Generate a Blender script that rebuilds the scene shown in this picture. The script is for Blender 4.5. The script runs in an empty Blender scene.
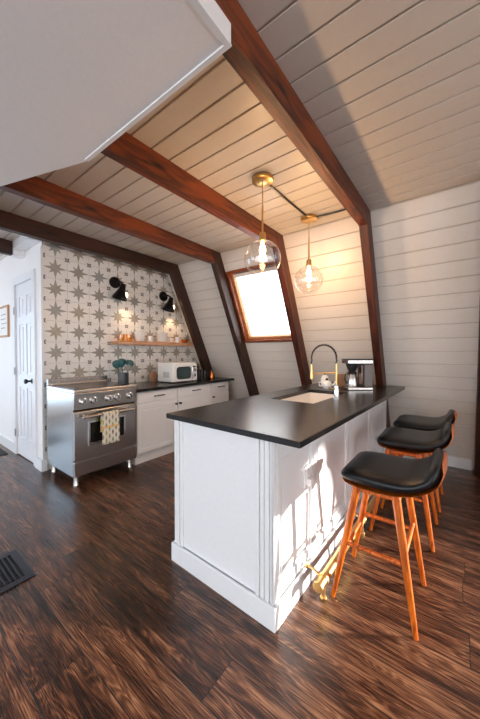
import bpy, bmesh, math, random
from mathutils import Vector, Matrix
random.seed(7)
S = bpy.context.scene
COL = S.collection
PI = math.pi

# ------------------------------------------------------------------ materials
class NT:
    def __init__(s, name):
        s.m = bpy.data.materials.new(name); s.m.use_nodes = True
        s.t = s.m.node_tree; s.n = s.t.nodes; s.l = s.t.links
        s.b = s.n['Principled BSDF']; s.out = s.n['Material Output']
    def lk(s, a, b): s.l.new(a, b)
    def node(s, ty, **k):
        n = s.n.new(ty)
        for a, v in k.items(): setattr(n, a, v)
        return n
    def obj(s):
        if not hasattr(s, '_o'): s._o = s.node('ShaderNodeTexCoord').outputs['Object']
        return s._o
    def setin(s, sock, v):
        if hasattr(v, 'is_linked') or isinstance(v, bpy.types.NodeSocket): s.lk(v, sock)
        else: sock.default_value = v
    def math(s, op, a, b=None, c=None):
        n = s.node('ShaderNodeMath', operation=op)
        s.setin(n.inputs[0], a)
        if b is not None: s.setin(n.inputs[1], b)
        if c is not None: s.setin(n.inputs[2], c)
        return n.outputs[0]
    def sep(s, v):
        n = s.node('ShaderNodeSeparateXYZ'); s.lk(v, n.inputs[0]); return n.outputs
    def comb(s, x, y, z=0.0):
        n = s.node('ShaderNodeCombineXYZ')
        for i, v in enumerate((x, y, z)): s.setin(n.inputs[i], v)
        return n.outputs[0]
    def mapping(s, v, sc=(1,1,1), rot=(0,0,0)):
        n = s.node('ShaderNodeMapping'); s.lk(v, n.inputs[0])
        n.inputs['Scale'].default_value = sc; n.inputs['Rotation'].default_value = rot
        return n.outputs[0]
    def noise(s, v, scale=5, detail=3, rough=.5, dist=0):
        n = s.node('ShaderNodeTexNoise'); s.lk(v, n.inputs['Vector'])
        n.inputs['Scale'].default_value = scale; n.inputs['Detail'].default_value = detail
        n.inputs['Roughness'].default_value = rough; n.inputs['Distortion'].default_value = dist
        return n.outputs['Fac']
    def white(s, v):
        n = s.node('ShaderNodeTexWhiteNoise'); s.lk(v, n.inputs['Vector']); return n.outputs['Value']
    def ramp(s, f, stops):
        n = s.node('ShaderNodeValToRGB'); s.setin(n.inputs[0], f)
        e = n.color_ramp.elements
        while len(e) < len(stops): e.new(.5)
        for k, (p, c) in zip(e, stops): k.position = p; k.color = (*c, 1)
        return n.outputs[0]
    def mix(s, f, a, b, mode='MIX'):
        n = s.node('ShaderNodeMix', data_type='RGBA', blend_type=mode)
        s.setin(n.inputs[0], f)
        s.setin(n.inputs[6], (*a, 1) if isinstance(a, tuple) else a)
        s.setin(n.inputs[7], (*b, 1) if isinstance(b, tuple) else b)
        return n.outputs[2]
    def bump(s, h, strength=.3, dist=.01):
        n = s.node('ShaderNodeBump'); s.lk(h, n.inputs['Height'])
        n.inputs['Strength'].default_value = strength; n.inputs['Distance'].default_value = dist
        s.lk(n.outputs[0], s.b.inputs['Normal'])

def plain(name, c, rough=.5, metal=0., coat=0., bumpy=0., bs=60, spec=None):
    t = NT(name)
    t.b.inputs['Base Color'].default_value = (*c, 1)
    t.b.inputs['Roughness'].default_value = rough
    t.b.inputs['Metallic'].default_value = metal
    t.b.inputs['Coat Weight'].default_value = coat
    if spec is not None: t.b.inputs['Specular IOR Level'].default_value = spec
    nz = t.noise(t.obj(), bs, 3)
    v = t.mix(.12, tuple(x*.93 for x in c), tuple(min(1, x*1.05) for x in c))
    m = t.mix(nz, tuple(x*.95 for x in c), tuple(min(1, x*1.04) for x in c))
    t.lk(m, t.b.inputs['Base Color'])
    if bumpy: t.bump(nz, bumpy, .004)
    return t.m

def wood(name, dark, light, axis='y', rough=.4, scale=1., rotx=0., coat=0., knots=False, k=1.):
    t = NT(name)
    sc = {'x': (.7, 9, 9), 'y': (9, .7, 9), 'z': (9, 9, .7)}[axis]
    v = t.obj()
    if rotx: v = t.mapping(v, rot=(rotx, 0, 0))
    v1 = t.mapping(v, tuple(a*scale for a in sc))
    big = t.noise(v1, 1.0, 4, .55, .6)
    ring = t.math('MULTIPLY_ADD', t.math('SINE', t.math('MULTIPLY', big, 42.)), .5, .5)
    fine = t.noise(t.mapping(v, tuple(a*scale*5 for a in sc)), 2.2, 4, .65)
    f = t.math('ADD', t.math('MULTIPLY', ring, .35), t.math('MULTIPLY', fine, .75))
    blot = t.noise(t.mapping(v, tuple(a*.25*scale for a in sc)), 3., 2)
    f = t.math('ADD', f, t.math('MULTIPLY', t.math('SUBTRACT', blot, .5), .7))
    c = t.ramp(f, [(.2, dark), (.55, tuple((a+b)/2*k for a, b in zip(dark, light))), (.95, light)])
    if knots:
        vo = t.node('ShaderNodeTexVoronoi'); vo.inputs['Scale'].default_value = 1.0
        t.lk(t.mapping(v, {'x': (1.6, 7, 7), 'y': (7, 1.6, 7), 'z': (7, 7, 1.6)}[axis]), vo.inputs['Vector'])
        kf = t.ramp(vo.outputs['Distance'], [(.05, (1, 1, 1)), (.16, (0, 0, 0))])
        c = t.mix(kf, c, tuple(x*.35 for x in dark))
    t.lk(c, t.b.inputs['Base Color'])
    t.b.inputs['Roughness'].default_value = rough
    t.b.inputs['Coat Weight'].default_value = coat
    t.b.inputs['Coat Roughness'].default_value = .2
    t.bump(f, .25, .004)
    return t.m

def glassy(name, tint=(1, 1, 1), gloss=.02, rough=.0, refl=1.0):
    t = NT(name); t.n.remove(t.b)
    tr = t.node('ShaderNodeBsdfTransparent'); tr.inputs[0].default_value = (*tint, 1)
    gl = t.node('ShaderNodeBsdfGlossy'); gl.inputs['Roughness'].default_value = rough
    gl.inputs[0].default_value = (refl, refl, refl, 1)
    fr = t.node('ShaderNodeLayerWeight'); fr.inputs[0].default_value = .5
    f = t.math('POWER', fr.outputs['Facing'], 3.5)
    f = t.math('MULTIPLY_ADD', f, .75, gloss)
    mx = t.node('ShaderNodeMixShader'); t.lk(f, mx.inputs[0]); t.lk(tr.outputs[0], mx.inputs[1]); t.lk(gl.outputs[0], mx.inputs[2])
    t.lk(mx.outputs[0], t.out.inputs[0])
    return t.m

def emit(name, c, st):
    t = NT(name); t.b.inputs['Base Color'].default_value = (*c, 1)
    t.b.inputs['Emission Color'].default_value = (*c, 1); t.b.inputs['Emission Strength'].default_value = st
    return t.m

M = {}
M['white_board'] = plain('painted boards', (.70, .645, .585), .42, bumpy=.05, bs=30)
M['white_plaster'] = plain('painted plaster', (.88, .86, .85), .6, bumpy=.08, bs=80)
M['groove'] = plain('groove shade tone', (.55, .49, .42), .6)  # backing coloured darker than the boards, shade of the grooves painted in
M['gap'] = plain('board gap', (.42, .37, .33), .8)
M['white_paint'] = plain('satin cabinet paint', (.84, .85, .86), .32, bumpy=.02)
M['door_paint'] = plain('door paint', (.82, .83, .86), .38)
M['black_metal'] = plain('black metal', (.012, .012, .013), .35, .6)
M['black_plastic'] = plain('black plastic', (.015, .015, .016), .3)
M['dark_grey'] = plain('dark ceramic', (.035, .04, .045), .35)
M['brass'] = plain('brushed brass', (.84, .56, .22), .34, 1.)
M['steel'] = plain('stainless steel', (.62, .59, .56), .24, 1.)
M['steel_dark'] = plain('dark steel', (.13, .11, .10), .42, .5)
M['chrome'] = plain('chrome', (.8, .8, .8), .12, 1.)
M['ceramic'] = plain('white ceramic', (.94, .93, .92), .18)
M['cream'] = plain('cream ceramic', (.80, .74, .66), .3)
M['stone'] = plain('grey stone mug', (.28, .27, .26), .4)
M['teal'] = plain('teal silicone', (.0, .075, .075), .35)
M['leather'] = plain('black leather', (.005, .006, .008), .36, spec=.35, bumpy=.15, bs=220)
M['mw_white'] = plain('microwave enamel', (.85, .84, .82), .25)
M['mw_glass'] = plain('microwave window', (.03, .06, .06), .12)
M['oven_glass'] = plain('oven window', (.012, .010, .009), .1)
M['glass_top'] = plain('black cooktop', (.01, .01, .01), .08)
M['paper'] = plain('white paper', (.85, .84, .82), .8)
M['mat'] = plain('charcoal mat', (.035, .033, .033), .8, bumpy=.3, bs=400)
M['hinge'] = plain('hinge metal', (.3, .28, .27), .35, .9)
M['copper'] = plain('copper', (.75, .25, .08), .25, 1.)
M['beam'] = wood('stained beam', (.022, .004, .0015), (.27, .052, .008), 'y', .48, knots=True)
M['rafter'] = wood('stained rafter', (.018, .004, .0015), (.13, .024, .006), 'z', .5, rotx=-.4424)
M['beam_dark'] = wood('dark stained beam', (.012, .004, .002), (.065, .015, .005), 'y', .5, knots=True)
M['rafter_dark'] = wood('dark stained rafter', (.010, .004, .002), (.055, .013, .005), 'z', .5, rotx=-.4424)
M['sash'] = wood('red window timber', (.09, .020, .006), (.36, .09, .025), 'x', .35)
M['pine'] = wood('pine sash', (.45, .17, .06), (.72, .34, .14), 'x', .4)
M['legwood'] = wood('orange stained leg', (.26, .035, .003), (.80, .19, .012), 'z', .32, scale=1.6)
M['shelfwood'] = wood('shelf wood', (.46, .22, .11), (.74, .43, .26), 'y', .45)
M['boardwood'] = wood('board wood', (.32, .16, .09), (.58, .35, .22), 'z', .5, scale=1.5)
M['framewood'] = wood('oak frame', (.40, .20, .09), (.62, .36, .18), 'z', .5)
M['glass'] = glassy('window glass', (1, 1, 1), .03)
M['globe'] = glassy('globe glass', (.97, .965, .96), .10)
M['amber'] = glassy('amber glass', (.97, .74, .30), .10)
def mat_shade():
    t = NT('added diffusing blind'); t.n.remove(t.b)
    a = t.node('ShaderNodeBsdfTranslucent'); a.inputs[0].default_value = (.95, .95, .95, 1)
    b = t.node('ShaderNodeBsdfDiffuse'); b.inputs[0].default_value = (.9, .9, .9, 1)
    x = t.node('ShaderNodeMixShader'); x.inputs[0].default_value = .15
    t.lk(a.outputs[0], x.inputs[1]); t.lk(b.outputs[0], x.inputs[2]); t.lk(x.outputs[0], t.out.inputs[0])
    return t.m
M['shade'] = mat_shade()
M['bulb'] = emit('bulb glow', (1, .62, .28), 26)
M['filament_soft'] = emit('bulb halo', (1, .72, .42), 9)

def mat_counter():
    t = NT('black honed stone')
    n1 = t.noise(t.obj(), 9, 5, .6); n2 = t.noise(t.obj(), 160, 2, .5)
    c = t.mix(n1, (.013, .013, .014), (.019, .018, .018))
    sp = t.ramp(n2, [(.70, (0, 0, 0)), (.80, (1, 1, 1))])
    t.lk(c, t.b.inputs['Base Color'])
    t.b.inputs['Roughness'].default_value = .26
    return t.m
M['counter'] = mat_counter()

def mat_floor():
    t = NT('dark wood planks')
    o = t.sep(t.obj()); x, y = o[0], o[1]
    PW, PL = .185, 1.22
    row = t.math('FLOOR', t.math('DIVIDE', y, PW))
    sh = t.math('MULTIPLY', t.white(t.comb(row, 3.3)), PL)
    xs = t.math('ADD', x, sh)
    colm = t.math('FLOOR', t.math('DIVIDE', xs, PL))
    rnd = t.white(t.comb(row, colm, 1.7))
    rnd2 = t.white(t.comb(colm, row, 8.1))
    fy = t.math('FRACT', t.math('DIVIDE', y, PW)); fx = t.math('FRACT', t.math('DIVIDE', xs, PL))
    dy = t.math('MULTIPLY', t.math('MINIMUM', fy, t.math('SUBTRACT', 1., fy)), PW)
    dx = t.math('MULTIPLY', t.math('MINIMUM', fx, t.math('SUBTRACT', 1., fx)), PL)
    d = t.math('MINIMUM', dx, dy)
    groove = t.math('LESS_THAN', d, .0018)
    # cathedral grain: contour lines of a stretched noise
    gv = t.comb(t.math('ADD', x, t.math('MULTIPLY', rnd, 41.)), t.math('MULTIPLY_ADD', y, 8.0, t.math('MULTIPLY', rnd2, 23.)))
    big = t.noise(gv, .95, 3, .5, .25)
    fr = t.math('FRACT', t.math('MULTIPLY', big, 26.))
    ring = t.math('ABSOLUTE', t.math('MULTIPLY_ADD', fr, 2., -1.))
    gv2 = t.comb(t.math('MULTIPLY', x, 3.), t.math('MULTIPLY_ADD', y, 150., t.math('MULTIPLY', rnd, 60.)))
    fine = t.noise(gv2, 1.6, 4, .7, .4)
    blot = t.noise(gv, 2.6, 2, .5)
    f = t.math('MULTIPLY', t.math('POWER', ring, 1.6), .26)
    f = t.math('ADD', f, t.math('MULTIPLY_ADD', fine, .95, -.10))
    f = t.math('ADD', f, t.math('MULTIPLY', t.math('SUBTRACT', blot, .5), 1.0))
    f = t.math('ADD', f, t.math('MULTIPLY', t.math('SUBTRACT', rnd2, .5), .22))
    c = t.ramp(f, [(.20, (.011, .004, .0025)), (.40, (.042, .015, .0075)), (.60, (.120, .045, .021)), (.90, (.34, .165, .085))])
    # knots
    vo = t.node('ShaderNodeTexVoronoi'); vo.inputs['Scale'].default_value = 1.
    t.lk(t.comb(t.math('MULTIPLY', x, 2.1), t.math('MULTIPLY', y, 5.2)), vo.inputs['Vector'])
    kn = t.ramp(vo.outputs['Distance'], [(.04, (1, 1, 1)), (.16, (0, 0, 0))])
    kr = t.math('MULTIPLY', kn, t.math('GREATER_THAN', t.sep(vo.outputs['Color'])[0], .45))
    c = t.mix(kr, c, (.008, .005, .005))
    c = t.mix(groove, c, (.006, .004, .003))
    t.lk(c, t.b.inputs['Base Color'])
    t.lk(t.math('MULTIPLY_ADD', fine, .16, .20), t.b.inputs['Roughness'])
    t.b.inputs['Specular IOR Level'].default_value = .6
    h = t.math('SUBTRACT', t.math('MULTIPLY', f, .5), t.math('MULTIPLY', groove, 1.2))
    t.bump(h, .35, .003)
    return t.m
M['floor'] = mat_floor()

def mat_tile(TY=.245, TZ=.2335, oy=1.307, oz=1.047):
    t = NT('star pattern cement tile')
    o = t.sep(t.obj()); y, z = o[1], o[2]
    u = t.math('ADD', t.math('DIVIDE', t.math('SUBTRACT', y, oy), TY), 20.5)
    v = t.math('ADD', t.math('DIVIDE', t.math('SUBTRACT', z, oz), TZ), 20.5)
    iu, iv = t.math('FLOOR', u), t.math('FLOOR', v)
    a = t.math('ABSOLUTE', t.math('SUBTRACT', t.math('FRACT', u), .5))
    b = t.math('ABSOLUTE', t.math('SUBTRACT', t.math('FRACT', v), .5))
    def spike(p, q, w, L): # w*(1-p/L)-q > 0
        return t.math('SUBTRACT', t.math('MULTIPLY', t.math('SUBTRACT', 1., t.math('DIVIDE', p, L)), w), q)
    def star(a, b, w1, L1, w2, L2):
        p = t.math('MULTIPLY', t.math('ADD', a, b), .7071)
        q = t.math('MULTIPLY', t.math('ABSOLUTE', t.math('SUBTRACT', a, b)), .7071)
        s = t.math('MAXIMUM', spike(a, b, w1, L1), spike(b, a, w1, L1))
        return t.math('MAXIMUM', s, spike(p, q, w2, L2))
    s1 = t.math('GREATER_THAN', star(a, b, .115, .50, .125, .36), 0.)
    # small corner ornament
    a2 = t.math('SUBTRACT', .5, a); b2 = t.math('SUBTRACT', .5, b)
    sm = t.math('GREATER_THAN', star(a2, b2, .022, .10, .075, .16), 0.)
    hole = t.math('LESS_THAN', t.math('MAXIMUM', a2, b2), .022)
    sm = t.math('MULTIPLY', sm, t.math('SUBTRACT', 1., hole))
    grout = t.math('GREATER_THAN', t.math('MAXIMUM', a, b), .4935)
    r = t.white(t.comb(iu, iv, 2.)); r2 = t.white(t.comb(iv, iu, 5.))
    half = t.math('GREATER_THAN', t.math('MULTIPLY', t.math('SUBTRACT', t.math('FRACT', u), .5), t.math('SUBTRACT', t.math('FRACT', v), .5)), 0.)
    sc = t.ramp(r, [(0., (.34, .35, .34)), (.5, (.42, .38, .31)), (1., (.30, .29, .27))])
    sc = t.mix(t.math('MULTIPLY', half, .12), sc, (.1, .1, .1))
    wear = t.noise(t.obj(), 38, 4, .7)
    base = t.mix(t.math('MULTIPLY', wear, .5), (.88, .87, .85), (.76, .75, .73))
    base = t.mix(t.math('MULTIPLY', r2, .15), base, (.62, .58, .52))
    c = t.mix(s1, base, sc)
    c = t.mix(sm, c, (.18, .17, .16))
    c = t.mix(grout, c, (.42, .41, .40))
    t.lk(c, t.b.inputs['Base Color'])
    t.b.inputs['Roughness'].default_value = .30
    t.bump(t.math('SUBTRACT', t.math('MULTIPLY', wear, .15), grout), .3, .002)
    return t.m
M['tile'] = mat_tile()

def mat_towel():
    t = NT('patterned towel cloth')
    o = t.sep(t.obj()); y, z = o[1], o[2]
    u = t.math('DIVIDE', y, .034); v = t.math('DIVIDE', z, .075)
    iu, iv = t.math('FLOOR', u), t.math('FLOOR', v)
    a = t.math('ABSOLUTE', t.math('SUBTRACT', t.math('FRACT', u), .5))
    b = t.math('ABSOLUTE', t.math('SUBTRACT', t.math('FRACT', t.math('ADD', v, t.math('MULTIPLY', iu, .5))), .5))
    lf = t.math('LESS_THAN', t.math('ADD', t.math('MULTIPLY', a, 1.3), b), .42)
    r = t.white(t.comb(iu, t.math('FLOOR', t.math('ADD', v, t.math('MULTIPLY', iu, .5))), 4.))
    cr = t.ramp(r, [(0., (.55, .48, .12)), (.25, (.25, .33, .14)), (.5, (.20, .22, .21)), (.75, (.75, .45, .12)), (1., (.10, .13, .13))])
    t.n[-1]
    c = t.mix(lf, (.80, .76, .66), cr)
    band = t.math('LESS_THAN', t.math('ABSOLUTE', t.math('ADD', z, .13)), .012)
    c = t.mix(t.math('MULTIPLY', band, .7), c, (.8, .5, .15))
    t.lk(c, t.b.inputs['Base Color']); t.b.inputs['Roughness'].default_value = .9
    return t.m
M['towel'] = mat_towel()

# ------------------------------------------------------------------ mesh helpers
class MB:
    def __init__(s): s.bm = bmesh.new()
    def box(s, x0, x1, y0, y1, z0, z1):
        v = [s.bm.verts.new((x, y, z)) for x in (x0, x1) for y in (y0, y1) for z in (z0, z1)]
        for f in ((0,1,3,2), (4,6,7,5), (0,4,5,1), (2,3,7,6), (0,2,6,4), (1,5,7,3)):
            s.bm.faces.new([v[i] for i in f])
        return s
    def prism(s, poly, axis, a, b):
        def P(p, t):
            if axis == 'x': return (t, p[0], p[1])
            if axis == 'y': return (p[0], t, p[1])
            return (p[0], p[1], t)
        A = [s.bm.verts.new(P(p, a)) for p in poly]; B = [s.bm.verts.new(P(p, b)) for p in poly]
        n = len(poly)
        s.bm.faces.new(A); s.bm.faces.new(B[::-1])
        for i in range(n): s.bm.faces.new((A[i], B[i], B[(i+1) % n], A[(i+1) % n]))
        return s
    def loft(s, rings, close=False, caps=True):
        R = [[s.bm.verts.new(p) for p in r] for r in rings]
        n = len(R[0]); m = len(R)
        for i in range(m if close else m-1):
            A, B = R[i], R[(i+1) % m]
            for j in range(n): s.bm.faces.new((A[j], A[(j+1) % n], B[(j+1) % n], B[j]))
        if caps and not close:
            s.bm.faces.new(R[0][::-1]); s.bm.faces.new(R[-1])
        return s
    def tube(s, path, r, n=12, close=False):
        P = [Vector(p) for p in path]; m = len(P)
        rs = r if isinstance(r, (list, tuple)) else [r]*m
        rings = []; prev = None
        for i in range(m):
            if close: t = P[(i+1) % m]-P[i-1]
            else: t = P[min(i+1, m-1)]-P[max(i-1, 0)]
            t.normalize()
            if prev is None:
                ref = Vector((0, 0, 1)) if abs(t.z) < .9 else Vector((1, 0, 0))
                u = t.cross(ref).normalized()
            else: u = (prev-t*prev.dot(t)).normalized()
            prev = u; w = t.cross(u)
            rings.append([P[i]+(u*math.cos(2*PI*k/n)+w*math.sin(2*PI*k/n))*rs[i] for k in range(n)])
        return s.loft(rings, close)
    def lathe(s, prof, c=(0, 0, 0), n=28, axis='z'):
        rings = []
        for r, h in prof:
            ring = []
            for k in range(n):
                a = 2*PI*k/n; u, w = max(r, .0003)*math.cos(a), max(r, .0003)*math.sin(a)
                p = {'z': (u, w, h), 'x': (h, u, w), 'y': (w, h, u)}[axis]
                ring.append((c[0]+p[0], c[1]+p[1], c[2]+p[2]))
            rings.append(ring)
        return s.loft(rings)
    def slab(s, xs, ys, skip, z0, z1):
        V = {}
        def g(i, j, k):
            if (i, j, k) not in V: V[i, j, k] = s.bm.verts.new((xs[i], ys[j], (z0, z1)[k]))
            return V[i, j, k]
        nx, ny = len(xs)-1, len(ys)-1
        on = lambda i, j: 0 <= i < nx and 0 <= j < ny and (i, j) not in skip
        for i in range(nx):
            for j in range(ny):
                if not on(i, j): continue
                s.bm.faces.new((g(i,j,1), g(i+1,j,1), g(i+1,j+1,1), g(i,j+1,1)))
                s.bm.faces.new((g(i,j,0), g(i,j+1,0), g(i+1,j+1,0), g(i+1,j,0)))
                for (a, b), (di, dj) in ((((i,j),(i+1,j)), (0,-1)), (((i+1,j),(i+1,j+1)), (1,0)), (((i+1,j+1),(i,j+1)), (0,1)), (((i,j+1),(i,j)), (-1,0))):
                    if not on(i+di, j+dj):
                        s.bm.faces.new((g(*a,0), g(*b,0), g(*b,1), g(*a,1)))
        return s
    def build(s, name, m, parent=None, smooth=False, bevel=0, seg=2, sub=0, loc=None, rz=None):
        bmesh.ops.recalc_face_normals(s.bm, faces=s.bm.faces)
        me = bpy.data.meshes.new(name); s.bm.to_mesh(me); s.bm.free()
        me.materials.append(m)
        o = bpy.data.objects.new(name, me); COL.objects.link(o)
        if parent: o.parent = parent
        if smooth:
            for p in me.polygons: p.use_smooth = True
        if sub:
            d = o.modifiers.new('sub', 'SUBSURF'); d.levels = d.render_levels = sub
        elif smooth:
            try: me.set_sharp_from_angle(angle=math.radians(40))
            except Exception: pass
        if bevel:
            d = o.modifiers.new('bev', 'BEVEL'); d.width = bevel; d.segments = seg; d.limit_method = 'ANGLE'
            d.harden_normals = False
        if loc is not None: o.location = loc
        if rz is not None: o.rotation_euler = (0, 0, rz)
        return o
def tag(o, label=None, cat=None, group=None, kind=None):
    if label: o['label'] = label
    if cat: o['category'] = cat
    if group: o['group'] = group
    if kind: o['kind'] = kind
    return o
def thing(name, label, cat, loc=(0, 0, 0), rz=0, group=None):
    o = bpy.data.objects.new(name, None); COL.objects.link(o); o.empty_display_size = .1
    o.location = loc; o.rotation_euler = (0, 0, rz)
    return tag(o, label, cat, group)
def struct(o): o['kind'] = 'structure'; return o
def copy_tree(o, parent=None):
    c = o.copy(); COL.objects.link(c); c.parent = parent
    for ch in list(o.children): copy_tree(ch, c)
    return c

# ------------------------------------------------------------------ room constants
H = 1.2796                 # camera height
YC, ZC, SL = 2.808, 2.5578, .4735
W = lambda z: YC+SL*(ZC-z)
NL = math.hypot(SL, 1)
dn = Vector((0, SL/NL, -1/NL)); nn = Vector((0, 1/NL, SL/NL))
def SP(x, s, k): return Vector((x, YC, ZC))+dn*s+nn*k     # point on the leaning wall
SLEN = ZC*NL
XT, YT = -3.55, 1.1765     # tiled wall plane, door wall plane
XG, XF = 4.4, -6.6         # gable walls
YB = -2.6                  # far edge of the flat ceiling behind the camera
BZ = 2.402                 # underside of beams
BW = .072
BX = {'D': -.645, 'C': -1.535, 'B': -2.437, 'A': -3.255}

# floor
o = MB().box(XF-.3, XG+.3, -4.6, 4.4, -.1, 0).build('floor', M['floor']); struct(o)

# ceiling boards (run along X)
m = MB(); PWD = .1405; G = .011
m.box(XF-.2, XG+.2, YB-.3, YC+.02, ZC+.009, ZC+.10)
o = m.build('ceiling_backing', M['groove'])
c = MB(); y = YC
while y > YB-.2:
    c.prism([(y-PWD, ZC), (y-PWD, ZC+.0091), (y-G, ZC+.0091), (y-G-.003, ZC)][::-1], 'x', XF-.1, XG+.1)
    y -= PWD
ceil = c.build('ceiling', M['white_board']); struct(ceil)
o.parent = ceil

# leaning board wall with the roof window openings
def sbox(m, x0, x1, s0, s1, k0, k1):
    v = [m.bm.verts.new(SP(x, s, k)) for x in (x0, x1) for s in (s0, s1) for k in (k0, k1)]
    for f in ((0,1,3,2), (4,6,7,5), (0,4,5,1), (2,3,7,6), (0,2,6,4), (1,5,7,3)):
        m.bm.faces.new([v[i] for i in f])
s_of_z = lambda z: (ZC-z)*NL
WIN1 = (-2.425, -1.615, s_of_z(2.335), s_of_z(1.425))
WIN2 = (1.65, 4.1, s_of_z(1.26), s_of_z(.30))
def cut(x0, x1, s0, s1, holes):
    out = [(x0, x1, s0, s1)]
    for a, b, c0, d in holes:
        nx = []
        for p, q, r, t in out:
            if q <= a or p >= b or t <= c0 or r >= d: nx.append((p, q, r, t)); continue
            if p < a: nx.append((p, a, r, t))
            if q > b: nx.append((b, q, r, t))
            pp, qq = max(p, a), min(q, b)
            if r < c0: nx.append((pp, qq, r, c0))
            if t > d: nx.append((pp, qq, d, t))
        out = nx
    return out
m = MB(); s = 0.0
while s < SLEN:
    for b in cut(XT-.1, XG+.1, s+.009, min(s+PWD, SLEN+.01), [WIN1, WIN2]): sbox(m, *b, 0, .0101)
    s += PWD
wb = m.build('wall_back', M['white_board'], bevel=.003, seg=1); struct(wb)
m = MB()
for b in cut(XT-.1, XG+.1, -.05, SLEN+.05, [WIN1, WIN2]): sbox(m, *b, .010, .14)
m.build('board_backing', M['groove'], wb)

# window 1 : timber roof window between the rafters
def roof_window(name, win, glassmat):
    x0, x1, s0, s1 = win
    m = MB()
    t = .032
    for (a, b, c0, d) in ((x0, x1, s0, s0+t), (x0, x1, s1-t, s1), (x0, x0+t, s0+t, s1-t), (x1-t, x1, s0+t, s1-t)):
        sbox(m, a, b, c0, d, -.022, .14)
    w = m.build(name, M['sash'], bevel=.003); struct(w)
    m = MB(); a0, a1, b0, b1 = x0+t, x1-t, s0+t, s1-t; t2 = .030
    for (a, b, c0, d) in ((a0, a1, b0, b0+t2), (a0, a1, b1-t2, b1), (a0, a0+t2, b0+t2, b1-t2), (a1-t2, a1, b0+t2, b1-t2)):
        sbox(m, a, b, c0, d, .035, .12)
    m.build('window_sash', M['pine'], w, bevel=.003)
    m = MB(); sbox(m, a0+t2, a1-t2, b0+t2, b1-t2, .075, .083)
    m.build('window_pane', glassmat, w)
    m = MB(); sbox(m, a0+.10, a1-.10, b0+.008, b0+.024, .018, .034)
    m.build('window_handle', M['hinge'], w, bevel=.003)
    return w
w1 = roof_window('window_1', WIN1, M['glass'])
m = MB(); sbox(m, WIN1[0]+.066, WIN1[1]-.066, WIN1[2]+.066, WIN1[3]-.066, .090, .094)
m.build('added_sun_diffuser', M['shade'], w1)  # blind added behind the pane to diffuse direct sun
m = MB(); sbox(m, WIN1[0]+.063, WIN1[1]-.063, WIN1[2]+.034, WIN1[2]+.105, .036, .074)
m.build('shade_cassette', M['cream'], w1)
w2 = roof_window('window_2', WIN2, M['glass'])

# baseboard along the leaning wall
m = MB(); y0 = W(0)
m.prism([(y0-.030, 0), (y0-.030-.11*SL*.6, .125), (y0-.125*SL, .125), (y0, 0)], 'x', -.62, .115)
struct(m.build('baseboard_back', M['white_paint'], bevel=.003))

# tiled wall
m = MB().prism([(YT+.001, 0), (W(0)+.02, 0), (W(ZC)+.02, ZC), (YT+.001, ZC)], 'x', XT-.10, XT)
wl = m.build('wall_left', M['tile']); struct(wl)
m = MB().box(XT-.012, XT+.006, YT-.012, YT+.012, 0, BZ+.02)
struct(m.build('trim_1', M['white_paint'], bevel=.002))

# wall with the panelled door
DX0, DX1, DZ = -4.42, -3.80, 2.12
m = MB().slab([XF, DX0, DX1, XT-.012], [0, DZ, ZC], {(1, 0)}, YT-.0, YT+.10)
bmesh.ops.transform(m.bm, matrix=Matrix(((1,0,0,0), (0,0,1,0), (0,1,0,0), (0,0,0,1))), verts=m.bm.verts)
struct(m.build('wall_hall', M['white_plaster']))
m = MB().box(XF, DX0-.095, YT-.016, YT, 0, .13).build('baseboard_hall', M['white_paint'], bevel=.003); struct(m)
m = MB().box(DX1+.075, XT+.016, YT-.028, YT-.012, 0, .125).box(XT+.006, XT+.018, YT-.012, YT+.03, 0, .125)
struct(m.build('baseboard_corner', M['white_paint'], bevel=.003))

def panel_door():
    w = DX1-DX0; root = MB().box(DX0+.004, DX1-.004, YT+.012, YT+.045, .01, DZ-.004).build('door_1', M['door_paint']); struct(root)
    # frame boards standing proud of the recessed panels
    m = MB(); F0, F1 = YT+.002, YT+.012
    xs = [DX0+.004, DX0+.11, DX0+w/2-.05, DX0+w/2+.05, DX1-.11, DX1-.004]
    zs = [.01, .24, .86, 1.02, 1.62, 1.72, 1.96, DZ-.004]
    sk = {(i, j) for i in (1, 3) for j in (1, 3, 5)}
    m.slab(xs, zs, sk, F0, F1)
    bmesh.ops.transform(m.bm, matrix=Matrix(((1,0,0,0), (0,0,1,0), (0,1,0,0), (0,0,0,1))), verts=m.bm.verts)
    m.build('door_frame_boards', M['door_paint'], root, bevel=.004)
    for i, j in sorted(sk):
        a, b, c0, d = xs[i], xs[i+1], zs[j], zs[j+1]
        MB().box(a+.03, b-.03, YT+.004, YT+.013, c0+.03, d-.03).build('door_panel', M['door_paint'], root, bevel=.007, seg=3)
    m = MB()
    m.box(DX0-.085, DX0, YT-.020, YT, 0, DZ+.09).box(DX1, DX1+.075, YT-.020, YT, 0, DZ+.09).box(DX0, DX1, YT-.020, YT, DZ, DZ+.09)
    m.build('door_casing', M['door_paint'], root, bevel=.004)
    m = MB().lathe([(.0, -.012), (.027, -.012), (.03, -.004), (.012, 0), (.011, .03), (.022, .04), (.028, .052), (.024, .066), (.0, .07)][::1], (0, 0, 0), 20, 'y')
    bmesh.ops.scale(m.bm, vec=(1, -1, 1), verts=m.bm.verts)
    k = m.build('door_knob', M['black_metal'], root, smooth=True); k.location = (DX1-.07, YT-.010, .955)
    for z in (.28, 1.05, 1.80):
        MB().box(DX0-.008, DX0+.012, YT-.026, YT-.0205, z-.045, z+.045).build('door_hinge', M['hinge'], root)
    return root
panel_door()

# white boxed bulkhead above the hall side
m = MB().box(-4.16, XT, 1.06, YT-.0005, 2.47, ZC-.001).box(-4.16, -4.06, 1.06, YT-.0005, 2.40, 2.47)
struct(m.build('trim_2', M['white_paint'], bevel=.002))

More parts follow.
